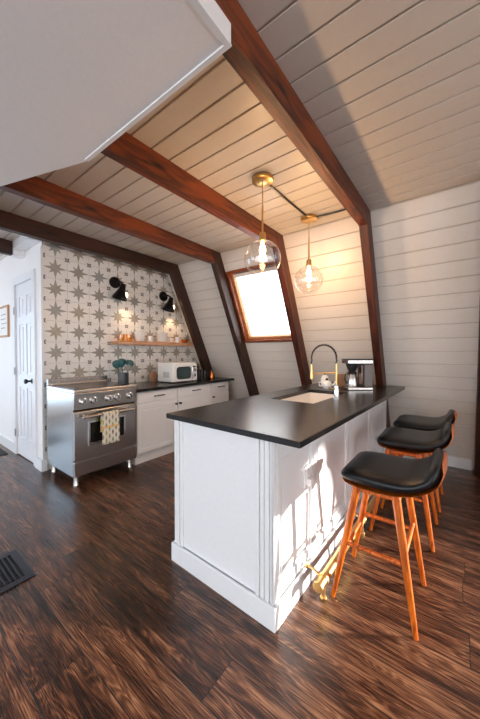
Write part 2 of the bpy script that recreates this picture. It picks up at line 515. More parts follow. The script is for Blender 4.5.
# far and near enclosing walls (gables with glazing, opposite leaning wall) -- daylight comes through them
ox0, ox1, oz0, oz1 = -2.2, 1.6, .25, 2.2
m = MB().slab([-4.6, ox0, ox1, 4.4], [0, oz0, oz1, ZC+.05], {(1, 1)}, XG, XG+.12)
bmesh.ops.transform(m.bm, matrix=Matrix(((0,0,1,0), (1,0,0,0), (0,1,0,0), (0,0,0,1))), verts=m.bm.verts)
struct(m.build('wall_right', M['white_plaster']))
m = MB().box(XG+.05, XG+.058, ox0, ox1, oz0, oz1); w3 = m.build('window_3', M['glass']); struct(w3)
m = MB()
for a in (ox0, -1.0, .25, ox1-.06): m.box(XG+.03, XG+.09, a, a+.06, oz0, oz1)
m.build('window_frame', M['sash'], w3)
m = MB().slab([-4.6, -1.9, .3, 4.4], [0, .3, 2.1, ZC+.05], {(1, 1)}, XF-.12, XF)
bmesh.ops.transform(m.bm, matrix=Matrix(((0,0,1,0), (1,0,0,0), (0,1,0,0), (0,0,0,1))), verts=m.bm.verts)
struct(m.build('wall_far', M['white_plaster']))
# opposite leaning wall
YF0 = YB-.0
m = MB()
def FP(x, z, k): return Vector((x, YF0-SL*(ZC-z)-k, z))
def fbox(x0, x1, z0, z1):
    v = [m.bm.verts.new(FP(x, z, k)) for x in (x0, x1) for z in (z0, z1) for k in (0, .12)]
    for f in ((0,1,3,2), (4,6,7,5), (0,4,5,1), (2,3,7,6), (0,2,6,4), (1,5,7,3)): m.bm.faces.new([v[i] for i in f])
FW = [(-5.4, -3.0, .5, 2.2), (-1.9, 1.8, .4, 2.2)]
for b in cut(XF-.1, XG+.1, 0, ZC, FW): fbox(*b)
struct(m.build('wall_front', M['white_plaster']))

# ------------------------------------------------------------------ dropped soffit upper left
Z0, Z1 = 2.331, 2.4015
P1, P2, P3 = (-.625, .778), (-1.62, .763), (-2.31, .54)
P4 = (-3.6, .123); CR = (-1.28, .305)
m = MB()
poly = [P1, P2, P3, P4, (-3.6, -1.9), (-.625, -1.9)]
m.prism(poly, 'z', Z0, Z1)
sf = m.build('ceiling_soffit', M['white_plaster']); struct(sf)
m = MB()
m.prism([(P1[0]+.002, P1[1]+.002), (P2[0], P2[1]+.002), (P2[0]+.004, P2[1]-.018), (P1[0]-.018, P1[1]-.016)], 'z', Z0-.006, Z0)
m.prism([(P1[0]+.002, P1[1]+.002), (P1[0]-.018, P1[1]-.016), (P1[0]-.018, -1.9), (P1[0]+.002, -1.9)], 'z', Z0-.006, Z0)
m.build('soffit_trim', M['white_paint'], sf)

# ------------------------------------------------------------------ beams and rafters
def beam_shape(y0, y1=None, short=False):
    m = MB(); yt = YC-.176
    poly = [(y0, BZ), (y0, ZC-.0005), (yt, ZC-.0005), (YC+SL*(ZC-BZ)-.176, BZ)]
    return m.prism(poly, 'x', -BW, 0)
blabel = {'D': 'thick red-brown ceiling beam nearest the camera, right of both pendant lamps',
          'C': 'red-brown ceiling beam running just left of the larger glass pendant lamp',
          'B': 'red-brown ceiling beam second from the tiled wall',
          'A': 'darkest ceiling beam running along the top of the star tiled wall'}
rlabel = {'D': 'dark leaning wall post behind the coffee maker, right of the brass tap',
          'C': 'dark leaning wall post at the right side of the roof window',
          'B': 'dark leaning wall post at the left side of the roof window',
          'A': 'dark leaning wall post at the right end of the tiled wall, beside the microwave'}
for k in 'DCBA':
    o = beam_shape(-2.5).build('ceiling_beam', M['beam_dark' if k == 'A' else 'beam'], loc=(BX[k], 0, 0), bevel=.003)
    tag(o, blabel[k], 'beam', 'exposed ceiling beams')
    zlo = 0.0
    if k == 'D': zlo = .0
    m = MB().prism([(YC-.176+.0005, ZC-.0005), (YC-.001, ZC-.0005), (W(zlo)-.001, zlo+.001), (W(zlo)-.176, zlo+.001)], 'x', -BW, 0)
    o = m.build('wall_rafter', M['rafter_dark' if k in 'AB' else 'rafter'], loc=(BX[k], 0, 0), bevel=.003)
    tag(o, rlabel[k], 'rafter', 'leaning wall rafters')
m = MB().prism([(YC-.176, ZC-.0005), (YC-.001, ZC-.0005), (W(0)-.001, .001), (W(0)-.176, .001)], 'x', 0, .12)
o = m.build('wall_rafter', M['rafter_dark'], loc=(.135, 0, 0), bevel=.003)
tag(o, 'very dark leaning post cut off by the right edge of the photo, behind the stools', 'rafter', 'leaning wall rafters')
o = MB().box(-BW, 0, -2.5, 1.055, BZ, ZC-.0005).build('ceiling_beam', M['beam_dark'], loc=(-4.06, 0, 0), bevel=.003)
tag(o, 'short dark beam end above the hall door at the far left', 'beam', 'exposed ceiling beams')

# ------------------------------------------------------------------ peninsula (turned by 1.4 degrees)
PR = -.0252; PO = Vector((-.518, 1.096, 0))
def PP(x, y, z=0): return Vector((PO.x+x*math.cos(PR)-y*math.sin(PR), PO.y+x*math.sin(PR)+y*math.cos(PR), z))
CT = .91
pen = thing('kitchen_peninsula', 'white panelled kitchen peninsula cabinet standing under the long black countertop', 'cabinet', PO, PR)
bx0, bx1, by0, by1 = -.866, -.151, .040, 2.30
MB().slab([bx0+.012, -.72, -.315, bx1-.012], [by0+.012, .85, 1.62, by1], {(1, 1)}, 0.0005, CT-.0305).build('body', M['white_paint'], pen)
# end face: two fluted pilasters and flat panel
def flute(m, a, b, f, face):
    # a..b width, f = lines
    pass
m = MB()
# end (facing -y): stiles
def endboard(m, x0, x1, z0, z1, t=0): m.box(x0, x1, by0-t, by0+.012, z0, z1)
endboard(m, bx0, bx0+.022, .11, CT-.031)
endboard(m, bx0+.028, bx0+.046, .11, CT-.031, .003)
endboard(m, bx0+.052, bx0+.075, .11, CT-.031)
m.build('end_pilaster', M['white_paint'], pen, bevel=.003)
m = MB()
endboard(m, bx1-.022, bx1-.0005, .11, CT-.031)
endboard(m, bx1-.050, bx1-.028, .11, CT-.031, .003)
endboard(m, bx1-.078, bx1-.056, .11, CT-.031)
endboard(m, bx1-.106, bx1-.084, .11, CT-.031, .003)
m.build('end_pilaster', M['white_paint'], pen, bevel=.003)
MB().box(bx0+.075, bx1-.106, by0+.007, by0+.012, .11, CT-.031).build('end_panel', M['white_paint'], pen, bevel=.003)
# long side facing +x : stiles, rails, raised panels
ys = [by0, by0+.05, .44, .515, 1.03, 1.105, 1.62, 1.695, 2.21, by1]
m = MB()
for a, b in ((ys[0], ys[1]), (ys[2], ys[3]), (ys[4], ys[5]), (ys[6], ys[7]), (ys[8], ys[9])):
    n = max(2, int((b-a)/.024)); w = (b-a)/n; m = MB().box(bx1-.012, bx1-.002, a, b, .11, CT-.031)
    for i in range(n): m.box(bx1-.002, bx1+(.002 if i % 2 else 0), a+i*w+.002, a+(i+1)*w-.002, .11, CT-.031)
    m.build('side_pilaster', M['white_paint'], pen, bevel=.0015)
m = MB()
for a, b in ((ys[1], ys[2]), (ys[3], ys[4]), (ys[5], ys[6]), (ys[7], ys[8])):
    m = MB().box(bx1-.012, bx1-.004, a, b, .11, .17).box(bx1-.012, bx1-.004, a, b, .80, CT-.031)
    m.box(bx1-.012, bx1-.006, a+.03, b-.03, .20, .77)
    m.build('side_panel', M['white_paint'], pen, bevel=.003)
m = MB()
t0 = .015
m.box(bx0-t0, bx1+t0, by0-t0, by0, 0, .112).box(bx1, bx1+t0, by0, by1, 0, .112).box(bx0-t0, bx0, by0, by1, 0, .112)
m.build('skirting', M['white_paint'], pen, bevel=.004)

# countertop, sink hole, notch for rafter
skx0, skx1, sky0, sky1 = -.70, -.335, .87, 1.60
ct = MB().slab([-.893, skx0, skx1, -.268, -.178, 0], [0, sky0, sky1, 2.285, 2.445], {(1, 1), (3, 3)}, CT-.03, CT)
ct = ct.build('countertop', M['counter'], loc=PO, rz=PR, bevel=.003)
tag(ct, 'long black stone countertop on the white peninsula, with a sink set in', 'countertop')
sk = thing('kitchen_sink', 'white rectangular undermount sink in the black peninsula countertop', 'sink', PP((skx0+skx1)/2, (sky0+sky1)/2, .70), PR)
hw, hl = (skx1-skx0)/2, (sky1-sky0)/2
m = MB(); zb, zt = 0, CT-.0305-.70
for a in ((-hw-.012, -hw+.003, -hl-.012, hl+.012), (hw-.003, hw+.012, -hl-.012, hl+.012), (-hw+.003, hw-.003, -hl-.012, -hl+.003), (-hw+.003, hw-.003, hl-.003, hl+.012)):
    m.box(*a, zb, zt)
m.box(-hw+.003, hw-.003, -hl+.003, hl-.003, zb, zb+.012)
m.build('basin', M['ceramic'], sk)
MB().lathe([(.0, .012), (.042, .012), (.045, .016), (.03, .017), (.0, .014)], (0, 0, 0), 24).build('drain', M['chrome'], sk, smooth=True)

# pull-down spring tap
fx, fy = -.285, 1.19
ta = thing('kitchen_tap', 'brass pull-down kitchen tap with black coiled spring neck beside the sink', 'tap', PP(fx, fy, CT+.0005), PR)
MB().lathe([(0, 0), (.028, 0), (.028, .006), (.020, .012), (.0185, .10), (.015, .11), (.0, .11)], n=20).build('tap_base', M['chrome'], ta, smooth=True)
MB().lathe([(0, .11), (.0075, .11), (.0075, .28), (.0, .28)], n=16).build('riser', M['brass'], ta, smooth=True)
R0 = .105
arc = [(0, 0, .27)]+[(-R0+R0*math.cos(a), 0, .325+R0*math.sin(a)) for a in [PI*i/20 for i in range(21)]]+[(-2*R0, 0, .27)]
MB().tube(arc, .0045, 10).build('hose', M['black_plastic'], ta, smooth=True)
# coil
L = []; N = 30; tot = len(arc)-1
for i in range(N*10+1):
    f = i/(N*10)*tot; j = min(int(f), tot-1); p = Vector(arc[j]).lerp(Vector(arc[j+1]), f-j)
    tn = (Vector(arc[j+1])-Vector(arc[j])).normalized(); u = Vector((0, 1, 0)); w = tn.cross(u)
    a = 2*PI*i/10; L.append(p+(u*math.cos(a)+w*math.sin(a))*.0085)
MB().tube(L, .0020, 5).build('spring', M['black_metal'], ta, smooth=True)
MB().lathe([(0, 0), (.014, 0), (.0145, .03), (.011, .06), (.008, .125), (0, .125)], (-2*R0, 0, .145), 16).build('spray_head', M['brass'], ta, smooth=True)
MB().tube([(0, 0, .205), (-.10, 0, .20), (-2*R0+.016, 0, .185)], .005, 8).build('holder_arm', M['brass'], ta, smooth=True)
MB().tube([(0, 0, .075), (-.03, -.055, .085), (-.035, -.10, .10)], [.007, .006, .005], 8).build('lever', M['brass'], ta, smooth=True)

# outlet on the peninsula
ou = thing('power_outlet', 'white double power socket plate on the sunny side of the peninsula', 'power socket', PP(bx1-.0035, .385, .60), PR)
MB().box(-.002, .006, -.036, .036, -.058, .058).build('cover_plate', M['ceramic'], ou, bevel=.002)
for z in (-.026, .026): MB().box(.006, .009, -.017, .017, z-.017, z+.017).build('socket_face', M['ceramic'], ou, bevel=.002)
MB().box(.009, .035, -.02, .02, -.048, -.008).build('plug', M['ceramic'], ou, bevel=.004)

# brass foot rail
fr = thing('foot_rail', 'brass foot rail on brackets along the bottom of the peninsula', 'foot rail', PP(0, 0, 0), PR)
rx, rz_ = -.040, .105
MB().lathe([(0, .27), (.025, .27), (.027, .275), (.027, .283), (.023, .286), (.023, 2.15), (0, 2.15)], (rx, 0, rz_), 20, 'y').build('rail', M['brass'], fr, smooth=True)
for y in (.345, 1.03, 1.74):
    MB().lathe([(0, -.012), (.026, -.012), (.028, -.008), (.028, .008), (.026, .012), (0, .012)], (rx, y, rz_), 20, 'y').build('collar', M['brass'], fr, smooth=True)
    b = MB().tube([(rx, y, rz_-.02), (rx, y, .05), (rx, y, .012)], [.009, .008, .010], 10).lathe([(0, 0.001), (.017, .001), (.018, .010), (.012, .016), (0, .018)], (rx, y, 0), 16)
    b.build('foot_support', M['brass'], fr, smooth=True)
    b = MB().tube([(rx-.02, y, rz_+.008), (rx-.055, y, rz_+.025), (bx1+.012, y, rz_+.03)], [.009, .007, .007], 10)
    b.lathe([(0, 0), (.016, 0), (.017, .006), (.010, .011), (0, .012)], (bx1+.0156, y, rz_+.03), 16, 'x')
    b.build('wall_bracket', M['brass'], fr, smooth=True)

# coffee maker
cm = thing('coffee_maker', 'steel and black drip coffee maker with a carafe on the peninsula end', 'coffee maker', PP(-.335, 1.90, CT+.0005), .66)
MB().box(-.125, .12, -.09, .09, 0, .028).build('base', M['steel'], cm, bevel=.006)
MB().box(.035, .12, -.085, .085, .028, .255).build('water_tank', M['steel_dark'], cm, bevel=.008)
MB().box(.030, .0345, -.03, .03, .05, .24).build('tank_stripe', M['chrome'], cm)
MB().box(-.125, .12, -.088, .088, .255, .295).build('top_housing', M['steel'], cm, bevel=.008)
MB().box(-.127, .122, -.09, .09, .295, .303).build('lid', M['black_plastic'], cm, bevel=.003)
MB().lathe([(0, .185), (.038, .185), (.062, .25), (.062, .2548), (0, .2548)], (-.052, 0, 0), 24).build('filter_basket', M['black_plastic'], cm, smooth=True)
cf = MB().lathe([(0, .029), (.058, .029), (.060, .04), (.050, .12), (.040, .15), (0, .15)], (-.052, 0, 0), 24).build('carafe', M['steel'], cm, smooth=True)
MB().lathe([(0, .150), (.043, .150), (.045, .170), (.03, .182), (0, .182)], (-.052, 0, 0), 24).build('carafe_lid', M['black_plastic'], cf, smooth=True)
MB().tube([(-.095, -.02, .16), (-.13, -.03, .15), (-.135, -.03, .10), (-.11, -.025, .06)], .007, 8).build('carafe_handle', M['black_plastic'], cf, smooth=True)

# jars behind the tap
bd = MB(); bd.prism([(-.05, 0), (.05, 0), (.05, .12), (.035, .14), (-.035, .14), (-.05, .12)], 'x', -.009, .009)
o = bd.build('cutting_board', M['boardwood'], loc=(-1.00, 3.12, CT+.0005), rz=-.85, bevel=.003)
tag(o, 'small pale wooden board standing between the tap and the coffee maker', 'cutting board')
jr = thing('teapot', 'small white teapot with a dark lid knob behind the brass tap', 'teapot', (-1.06, 2.86, CT+.0005), .5)
MB().lathe([(0, 0), (.030, 0), (.045, .02), (.050, .045), (.040, .072), (.022, .084), (0, .086)], n=24).build('pot', M['ceramic'], jr, smooth=True)
MB().lathe([(0, .084), (.012, .086), (.015, .098), (.008, .106), (0, .107)], n=14).build('lid_knob', M['black_plastic'], jr, smooth=True)
MB().tube([(.042, 0, .03), (.065, 0, .045), (.085, 0, .078)], [.010, .008, .006], 8).build('spout', M['ceramic'], jr, smooth=True)
MB().tube([(-.042, 0, .025), (-.075, 0, .03), (-.078, 0, .06), (-.045, 0, .068)], .005, 8).build('handle', M['ceramic'], jr, smooth=True)
jb = thing('sugar_jar', 'white jar with a dark ball on its lid, taller than the teapot beside it', 'jar', (-1.14, 3.02, CT+.0005), 0)
MB().lathe([(0, 0), (.040, 0), (.045, .03), (.045, .085), (.038, .10), (0, .10)], n=24).build('jar_body', M['ceramic'], jb, smooth=True)
MB().lathe([(0, .10), (.036, .101), (.03, .118), (.01, .125), (0, .125)], n=24).build('lid', M['ceramic'], jb, smooth=True)
MB().lathe([(0, .125), (.012, .128), (.016, .14), (.010, .152), (0, .154)], n=14).build('lid_ball', M['stone'], jb, smooth=True)

# ------------------------------------------------------------------ bar stools
def cushion(off_t, thick, wscale, name, mat, parent, z_off=0):
    # centre line (x,z), half width, half thickness
    st = [(-.178, .655, .150, .008), (-.172, .656, .180, .024), (-.150, .660, .200, .038), (-.09, .663, .210, .044), (-.02, .660, .214, .045),
          (.05, .662, .215, .040), (.105, .668, .214, .036), (.146, .682, .211, .034), (.178, .703, .207, .033), (.200, .722, .203, .031),
          (.212, .752, .194, .031), (.220, .780, .178, .028), (.224, .799, .150, .011)]
    m = MB(); rings = []; n = 20
    st = [(x*1.05+.022, z-.014, a, b) for x, z, a, b in st]
    for i, (x, z, hw_, ht) in enumerate(st):
        a = st[max(i-1, 0)]; b = st[min(i+1, len(st)-1)]
        t = Vector((b[0]-a[0], 0, b[1]-a[1])).normalized(); nr = Vector((-t.z, 0, t.x))
        if thick is not None: h = thick; cpt = Vector((x, 0, z))-nr*(ht+thick+.0005)
        else: h = ht; cpt = Vector((x, 0, z))
        if thick is not None: hw_ = hw_*wscale
        r = []
        for k in range(n):
            a_ = 2*PI*k/n; c, s_ = math.cos(a_), math.sin(a_)
            yy = math.copysign(abs(c)**.55, c)*hw_; hh = math.copysign(abs(s_)**.75, s_)*h
            # slight dish across the seat
            dish = .010*((yy/hw_)**2)
            r.append(cpt+Vector((0, yy, 0))+nr*(hh+dish))
        rings.append(r)
    m.loft(rings)
    return m.build(name, mat, parent, smooth=True, sub=1)
def make_stool():
    r = thing('bar_stool', '', 'bar stool', (0, 0, 0), 0, 'bar stools along the peninsula')
    cu = cushion(0, None, 1, 'seat', M['leather'], r)
    cushion(0, .0035, .93, 'seat_shell', M['legwood'], r)
    feet = [(-.195, -.187), (-.195, .187), (.178, -.187), (.178, .187)]
    tops = [(-.085, -.150), (-.085, .150), (.090, -.150), (.090, .150)]
    tz = .600
    for (a, b), (c, d) in zip(feet, tops):
        MB().tube([(a, b, .001), (a+(c-a)*.5, b+(d-b)*.5, tz*.5), (c, d, tz)], [.011, .0165, .019], 14).build('leg', M['legwood'], r, smooth=True)
    def at(i, z): (a, b), (c, d) = feet[i], tops[i]; f = z/tz; return Vector((a+(c-a)*f, b+(d-b)*f, z))
    for i, j, z in ((0, 2, .30), (1, 3, .30), (0, 1, .24), (2, 3, .34)):
        p, q = at(i, z), at(j, z); u = (q-p).normalized()*.0165
        MB().tube([p+u, q-u], .0105, 10).build('stretcher', M['legwood'], r, smooth=True)
    for q in (-.145, .145): MB().box(-.105, .110, q-.02, q+.02, tz-.020, tz-.004).build('seat_rail', M['legwood'], r, bevel=.003)
    return r
st = make_stool()
for i, (x, y, rz, lab) in enumerate(((-.322, 1.675, 0, 'nearest bar stool with black leather seat, in front of the other two'),
        (-.302, 2.40, 0, 'middle bar stool of the three, black leather seat beside the peninsula'),
        (-.292, 2.985, 0, 'farthest bar stool, black leather seat closest to the board wall'))):
    o = st if i == 0 else copy_tree(st)
    o.location = (x, y, 0); o.rotation_euler = (0, 0, rz); o['label'] = lab

# ------------------------------------------------------------------ pendants and cord
def make_pendant():
    r = thing('pendant_lamp', '', 'pendant lamp', (0, 0, ZC), 0, 'glass globe pendant lamps')
    MB().lathe([(0, -.001), (.074, -.001), (.077, -.006), (.077, -.024), (.072, -.028), (0, -.028)], n=32).build('canopy', M['brass'], r, smooth=True)
    MB().lathe([(0, -.028), (.004, -.028), (.004, -.20), (.007, -.205), (.007, -.41), (0, -.41)], n=12).build('stem', M['brass'], r, smooth=True)
    MB().lathe([(0, -.40), (.020, -.40), (.024, -.41), (.024, -.452), (.030, -.455), (.030, -.462), (0, -.462)], n=24).build('socket', M['brass'], r, smooth=True)
    R = .134; zc = -.462-R*.96
    prof = [(R*math.sin(a), zc+R*math.cos(a)) for a in [(.2+(PI-.2001)*i/28) for i in range(29)]]
    MB().lathe(prof, n=48).build('globe', M['globe'], r, smooth=True)
    MB().lathe([(0, -.463), (.010, -.463), (.011, -.485), (.020, -.505), (.024, -.525), (.021, -.545), (.010, -.556), (0, -.558)], n=20).build('bulb', M['bulb'], r, smooth=True)
    return r, zc
pd, pzc = make_pendant()
PEND = [(-1.152, 1.800), (-1.137, 2.590)]
for i, ((x, y), lab) in enumerate(zip(PEND, ('nearer glass globe pendant lamp on a brass stem, hanging before the roof window', 'farther glass globe pendant lamp on a brass stem, hanging over the brass tap'))):
    o = pd if i == 0 else copy_tree(pd)
    o.location = (x, y, ZC); o['label'] = lab
    L = bpy.data.lights.new('pendant_light', 'POINT'); L.energy = 16; L.color = (1, .60, .30); L.shadow_soft_size = .03
    l = bpy.data.objects.new('pendant_light', L); COL.objects.link(l); l.location = (x, y, ZC-.60)
m = MB()
m.tube([(PEND[0][0], PEND[0][1]+.079, ZC-.010), (PEND[1][0], PEND[1][1]-.079, ZC-.010)], .008, 8)
m.tube([(PEND[1][0]+.079, PEND[1][1]+.01, ZC-.010), (-.95, 2.62, ZC-.010), (BX['D']-BW-.002, 2.625, ZC-.012)], .008, 8)
tag(m.build('ceiling_cable', M['black_plastic'], smooth=True), 'black cable along the ceiling linking both pendant lamps to the beam', 'cable')

# ------------------------------------------------------------------ range
RX1, RX0, RY0, RY1, RT = -2.88, -3.50, 1.190, 1.848, .925
rg = thing('kitchen_range', 'stainless steel oven range on short legs against the star tiles', 'oven', (0, 0, 0))
MB().box(RX0, RX1, RY0, RY1, .10, RT-.03).build('body', M['steel'], rg, bevel=.004)
MB().box(RX0, RX1+.05, RY0-.001, RY1+.001, RT-.03, RT).build('cooktop_frame', M['steel'], rg, bevel=.006)
MB().box(RX0+.10, RX1-.03, RY0+.04, RY1-.04, RT, RT+.004).build('cooktop', M['glass_top'], rg)
MB().box(RX0, RX0+.045, RY0, RY1, RT, RT+.075).box(RX0, RX0+.09, RY0+.02, RY1-.02, RT, RT+.022).build('backguard', M['steel'], rg, bevel=.008)
m = MB().prism([(RX1, RT-.03), (RX1+.045, RT-.03), (RX1+.030, .735), (RX1, .735)], 'y', RY0+.001, RY1-.001)
m.build('control_panel', M['steel'], rg, bevel=.004)
MB().box(RX1, RX1+.006, RY0+.01, RY1-.01, .718, .735).build('vent_gap', M['black_metal'], rg)
for y in (1.275, 1.372, 1.528, 1.618, 1.765):
    k = MB().lathe([(0, 0), (.036, 0), (.037, .006), (.031, .010), (.028, .034), (.024, .038), (0, .038)], (RX1+.0375, y, .812), 24, 'x').build('knob', M['chrome'], rg, smooth=True)
    MB().box(RX1+.0755, RX1+.079, y-.004, y+.004, .795, .830).build('pointer', M['black_plastic'], k)
dr = MB().slab([RY0+.004, RY0+.145, RY1-.145, RY1-.004], [.255, .395, .60, .715], {(1, 1)}, RX1+.001, RX1+.032)
bmesh.ops.transform(dr.bm, matrix=Matrix(((0,0,1,0), (1,0,0,0), (0,1,0,0), (0,0,0,1))), verts=dr.bm.verts)
dr = dr.build('oven_door', M['steel'], rg, bevel=.004)
m = MB().slab([RY0+.13, RY0+.152, RY1-.152, RY1-.13], [.378, .400, .595, .617], {(1, 1)}, RX1+.032, RX1+.038)
bmesh.ops.transform(m.bm, matrix=Matrix(((0,0,1,0), (1,0,0,0), (0,1,0,0), (0,0,0,1))), verts=m.bm.verts)
m.build('window_surround', M['chrome'], dr, bevel=.002)
MB().box(RX1+.002, RX1+.018, RY0+.145, RY1-.145, .395, .60).build('oven_window', M['oven_glass'], dr)
m = MB().tube([(RX1+.085, RY0+.06, .668), (RX1+.085, RY1-.06, .668)], .014, 14)
for y in (RY0+.10, RY1-.10): m.tube([(RX1+.032, y, .668), (RX1+.080, y, .668)], .011, 10)
m.build('door_handle', M['chrome'], dr, smooth=True)
MB().box(RX1+.032, RX1+.036, 1.478, 1.570, .325, .345).build('badge', M['chrome'], dr, bevel=.001)
MB().box(RX1+.001, RX1+.030, RY0+.004, RY1-.004, .105, .240).build('warming_drawer', M['steel'], rg, bevel=.004)
for x in (RX0+.06, RX1-.03):
    for y in (RY0+.045, RY1-.045): MB().lathe([(0, .0005), (.027, .0005), (.027, .012), (.023, .02), (.023, .10), (0, .10)], (x, y, 0), 16).build('leg', M['steel'], rg, smooth=True)

# towel over the handle
m = MB(); TH = .004; y0, y1 = 1.43, 1.60; hx, hz = .085, .668
prof = []
for z in [-.285+i*.03 for i in range(10)]: prof.append((-.0, z))
rings = []
NY = 15
def tow(y, f, front):
    return .0035*math.sin(y*95+f*2)*(1 if front else .5)
path = [(.0185, -.30+.3*i/12) for i in range(12)]+[(.0185*math.cos(a), .0185*math.sin(a)) for a in [PI*i/8 for i in range(9)]]+[(-.0185, -.02*i) for i in range(1, 10)]
grid = []
for j in range(NY):
    yy = y0+(y1-y0)*j/(NY-1); row = []
    for i, (a, b) in enumerate(path):
        fr_ = max(0., -b)/.3; spread = 1+.10*fr_
        row.append((a+(abs(tow(yy, fr_, a > 0))*fr_*(1 if a > 0 else -.3)), (yy-1.515)*spread, b))
    grid.append([m.bm.verts.new(p) for p in row])
for j in range(NY-1):
    for i in range(len(path)-1): m.bm.faces.new((grid[j][i], grid[j+1][i], grid[j+1][i+1], grid[j][i+1]))
o = m.build('dish_towel', M['towel'], loc=(RX1+.085, 1.515, .668), smooth=True)
d = o.modifiers.new('sol', 'SOLIDIFY'); d.thickness = .003; d.offset = 1
tag(o, 'cream dish towel with green, grey and yellow leaf shapes hanging on the oven handle', 'towel')

# ------------------------------------------------------------------ base cabinets on the tiled wall
CX, CTZ = -2.872, .868
def cabinet(y0, y1, label, knob_side, drawers_only=False):
    r = thing('base_cabinet', label, 'cabinet', (0, 0, 0), 0, 'white base cabinets beside the range')
    bk = XT+.001 if y1 < 3.2 else BX['A']+.01
    MB().box(bk, CX-.02, y0+.001, y1-.001, .105, CTZ-.036).build('carcass', M['white_paint'], r)
    MB().box(bk+.02, CX-.035, y0+.001, y1-.001, .001, .105).build('toe_kick', M['white_paint'], r)
    def front(name, z0, z1):
        f = MB().box(CX-.0195, CX-.004, y0+.004, y1-.004, z0, z1).build(name, M['white_paint'], r, bevel=.003)
        m = MB().slab([y0+.004, y0+.05, y1-.05, y1-.004], [z0, z0+.05, z1-.05, z1] if z1-z0 > .3 else [z0, z0+.02, z1-.02, z1], {(1, 1)}, CX-.004, CX)
        bmesh.ops.transform(m.bm, matrix=Matrix(((0,0,1,0), (1,0,0,0), (0,1,0,0), (0,0,0,1))), verts=m.bm.verts)
        if z1-z0 > .3:
            m.build('door_rim', M['white_paint'], f, bevel=.003)
            MB().box(CX-.004, CX-.0005, y0+.07, y1-.07, z0+.07, z1-.07).build('raised_panel', M['white_paint'], f, bevel=.003)
        else:
            m.bm.free(); MB().box(CX-.004, CX, y0+.010, y1-.010, z0+.006, z1-.006).build('drawer_front', M['white_paint'], f, bevel=.003)
        return f
    yc = (y0+y1)/2
    f = front('drawer', .695, .825)
    hl_ = min(.075, (y1-y0)*.25)
    m = MB().tube([(CX+.028, yc-hl_, .765), (CX+.028, yc+hl_, .765)], .006, 10)
    for q in (-1, 1): m.tube([(CX, yc+q*hl_*.75, .765), (CX+.025, yc+q*hl_*.75, .765)], .005, 8)
    m.build('drawer_pull', M['black_metal'], f, smooth=True)
    f = front('door', .125, .680)
    ky = y1-.032 if knob_side > 0 else y0+.032
    MB().lathe([(0, 0), (.010, 0), (.007, .006), (.007, .018), (.015, .024), (.015, .030), (0, .032)], (CX, ky, .625), 16, 'x').build('door_knob', M['black_metal'], f, smooth=True)
cabinet(1.868, 2.462, 'white base cabinet immediately right of the steel range', 1)
cabinet(2.464, 3.098, 'white base cabinet below the microwave, middle of the three', -1)
cabinet(3.100, 3.505, 'narrow white base cabinet at the far right end of the row', -1)
m = MB().box(XT+.001, CX+.035, 1.853, 3.545, CTZ-.035, CTZ)
m.prism([(CX+.035, 3.545), (CX+.035, 3.600), (XT+.001, 3.600), (XT+.001, 3.545)], 'z', CTZ-.035, CTZ)
# lay it clear of the leaning post
m.bm.free()
ra0, ra1 = BX['A']-BW-.004, BX['A']+.004
m = MB().slab([XT+.001, ra0, ra1, CX+.035], [1.853, 3.425, 3.602], {(1, 1)}, CTZ-.035, CTZ)
tag(m.build('countertop', M['counter'], bevel=.003), 'black countertop on the white cabinets along the star tiled wall', 'countertop')

# microwave
mw = thing('microwave', 'white retro microwave with rounded window and two dials on the counter', 'microwave', (-3.13, 2.735, CTZ+.0005), 0)
MW = (-.19, .13, -.245, .19, .012, .270)
MB().box(*MW[:4], MW[4], MW[5]).build('casing', M['mw_white'], mw, bevel=.012, seg=3)
MB().box(.130, .145, -.243, .188, .018, .248).build('door', M['mw_white'], mw, bevel=.006)
def rrect(y0, y1, z0, z1, r, n=6):
    P = []
    for cy, cz, a0 in ((y1-r, z1-r, 0), (y0+r, z1-r, PI/2), (y0+r, z0+r, PI), (y1-r, z0+r, 1.5*PI)):
        for i in range(n+1): a = a0+PI/2*i/n; P.append((cy+r*math.cos(a), cz+r*math.sin(a)))
    return P
MB().prism(rrect(-.190, .065, .048, .218, .045), 'x', .1452, .150).build('window_surround', M['dark_grey'], mw, smooth=False)
MB().prism(rrect(-.178, .053, .060, .206, .038), 'x', .1502, .152).build('window', M['mw_glass'], mw)
for z in (.165, .090): MB().lathe([(0, 0), (.026, 0), (.024, .014), (.0, .016)], (.1452, .130, z), 20, 'x').build('dial', M['chrome'], mw, smooth=True)
MB().tube([(.165, .078, .045), (.168, .078, .13), (.165, .078, .215)], .006, 8).build('door_handle', M['chrome'], mw, smooth=True)
MB().box(.1452, .148, .105, .155, .205, .222).build('display', M['black_plastic'], mw)
for x in (-.15, .09):
    for y in (-.2, .15): MB().lathe([(0, 0), (.012, 0), (.012, .012), (0, .012)], (x, y, 0), 10).build('foot', M['black_plastic'], mw)
m = MB()
for i in range(6): m.box(-.06+i*.022, -.05+i*.022, -.2462, -.2452, .07, .15)
m.build('side_vent', M['stone'], mw)

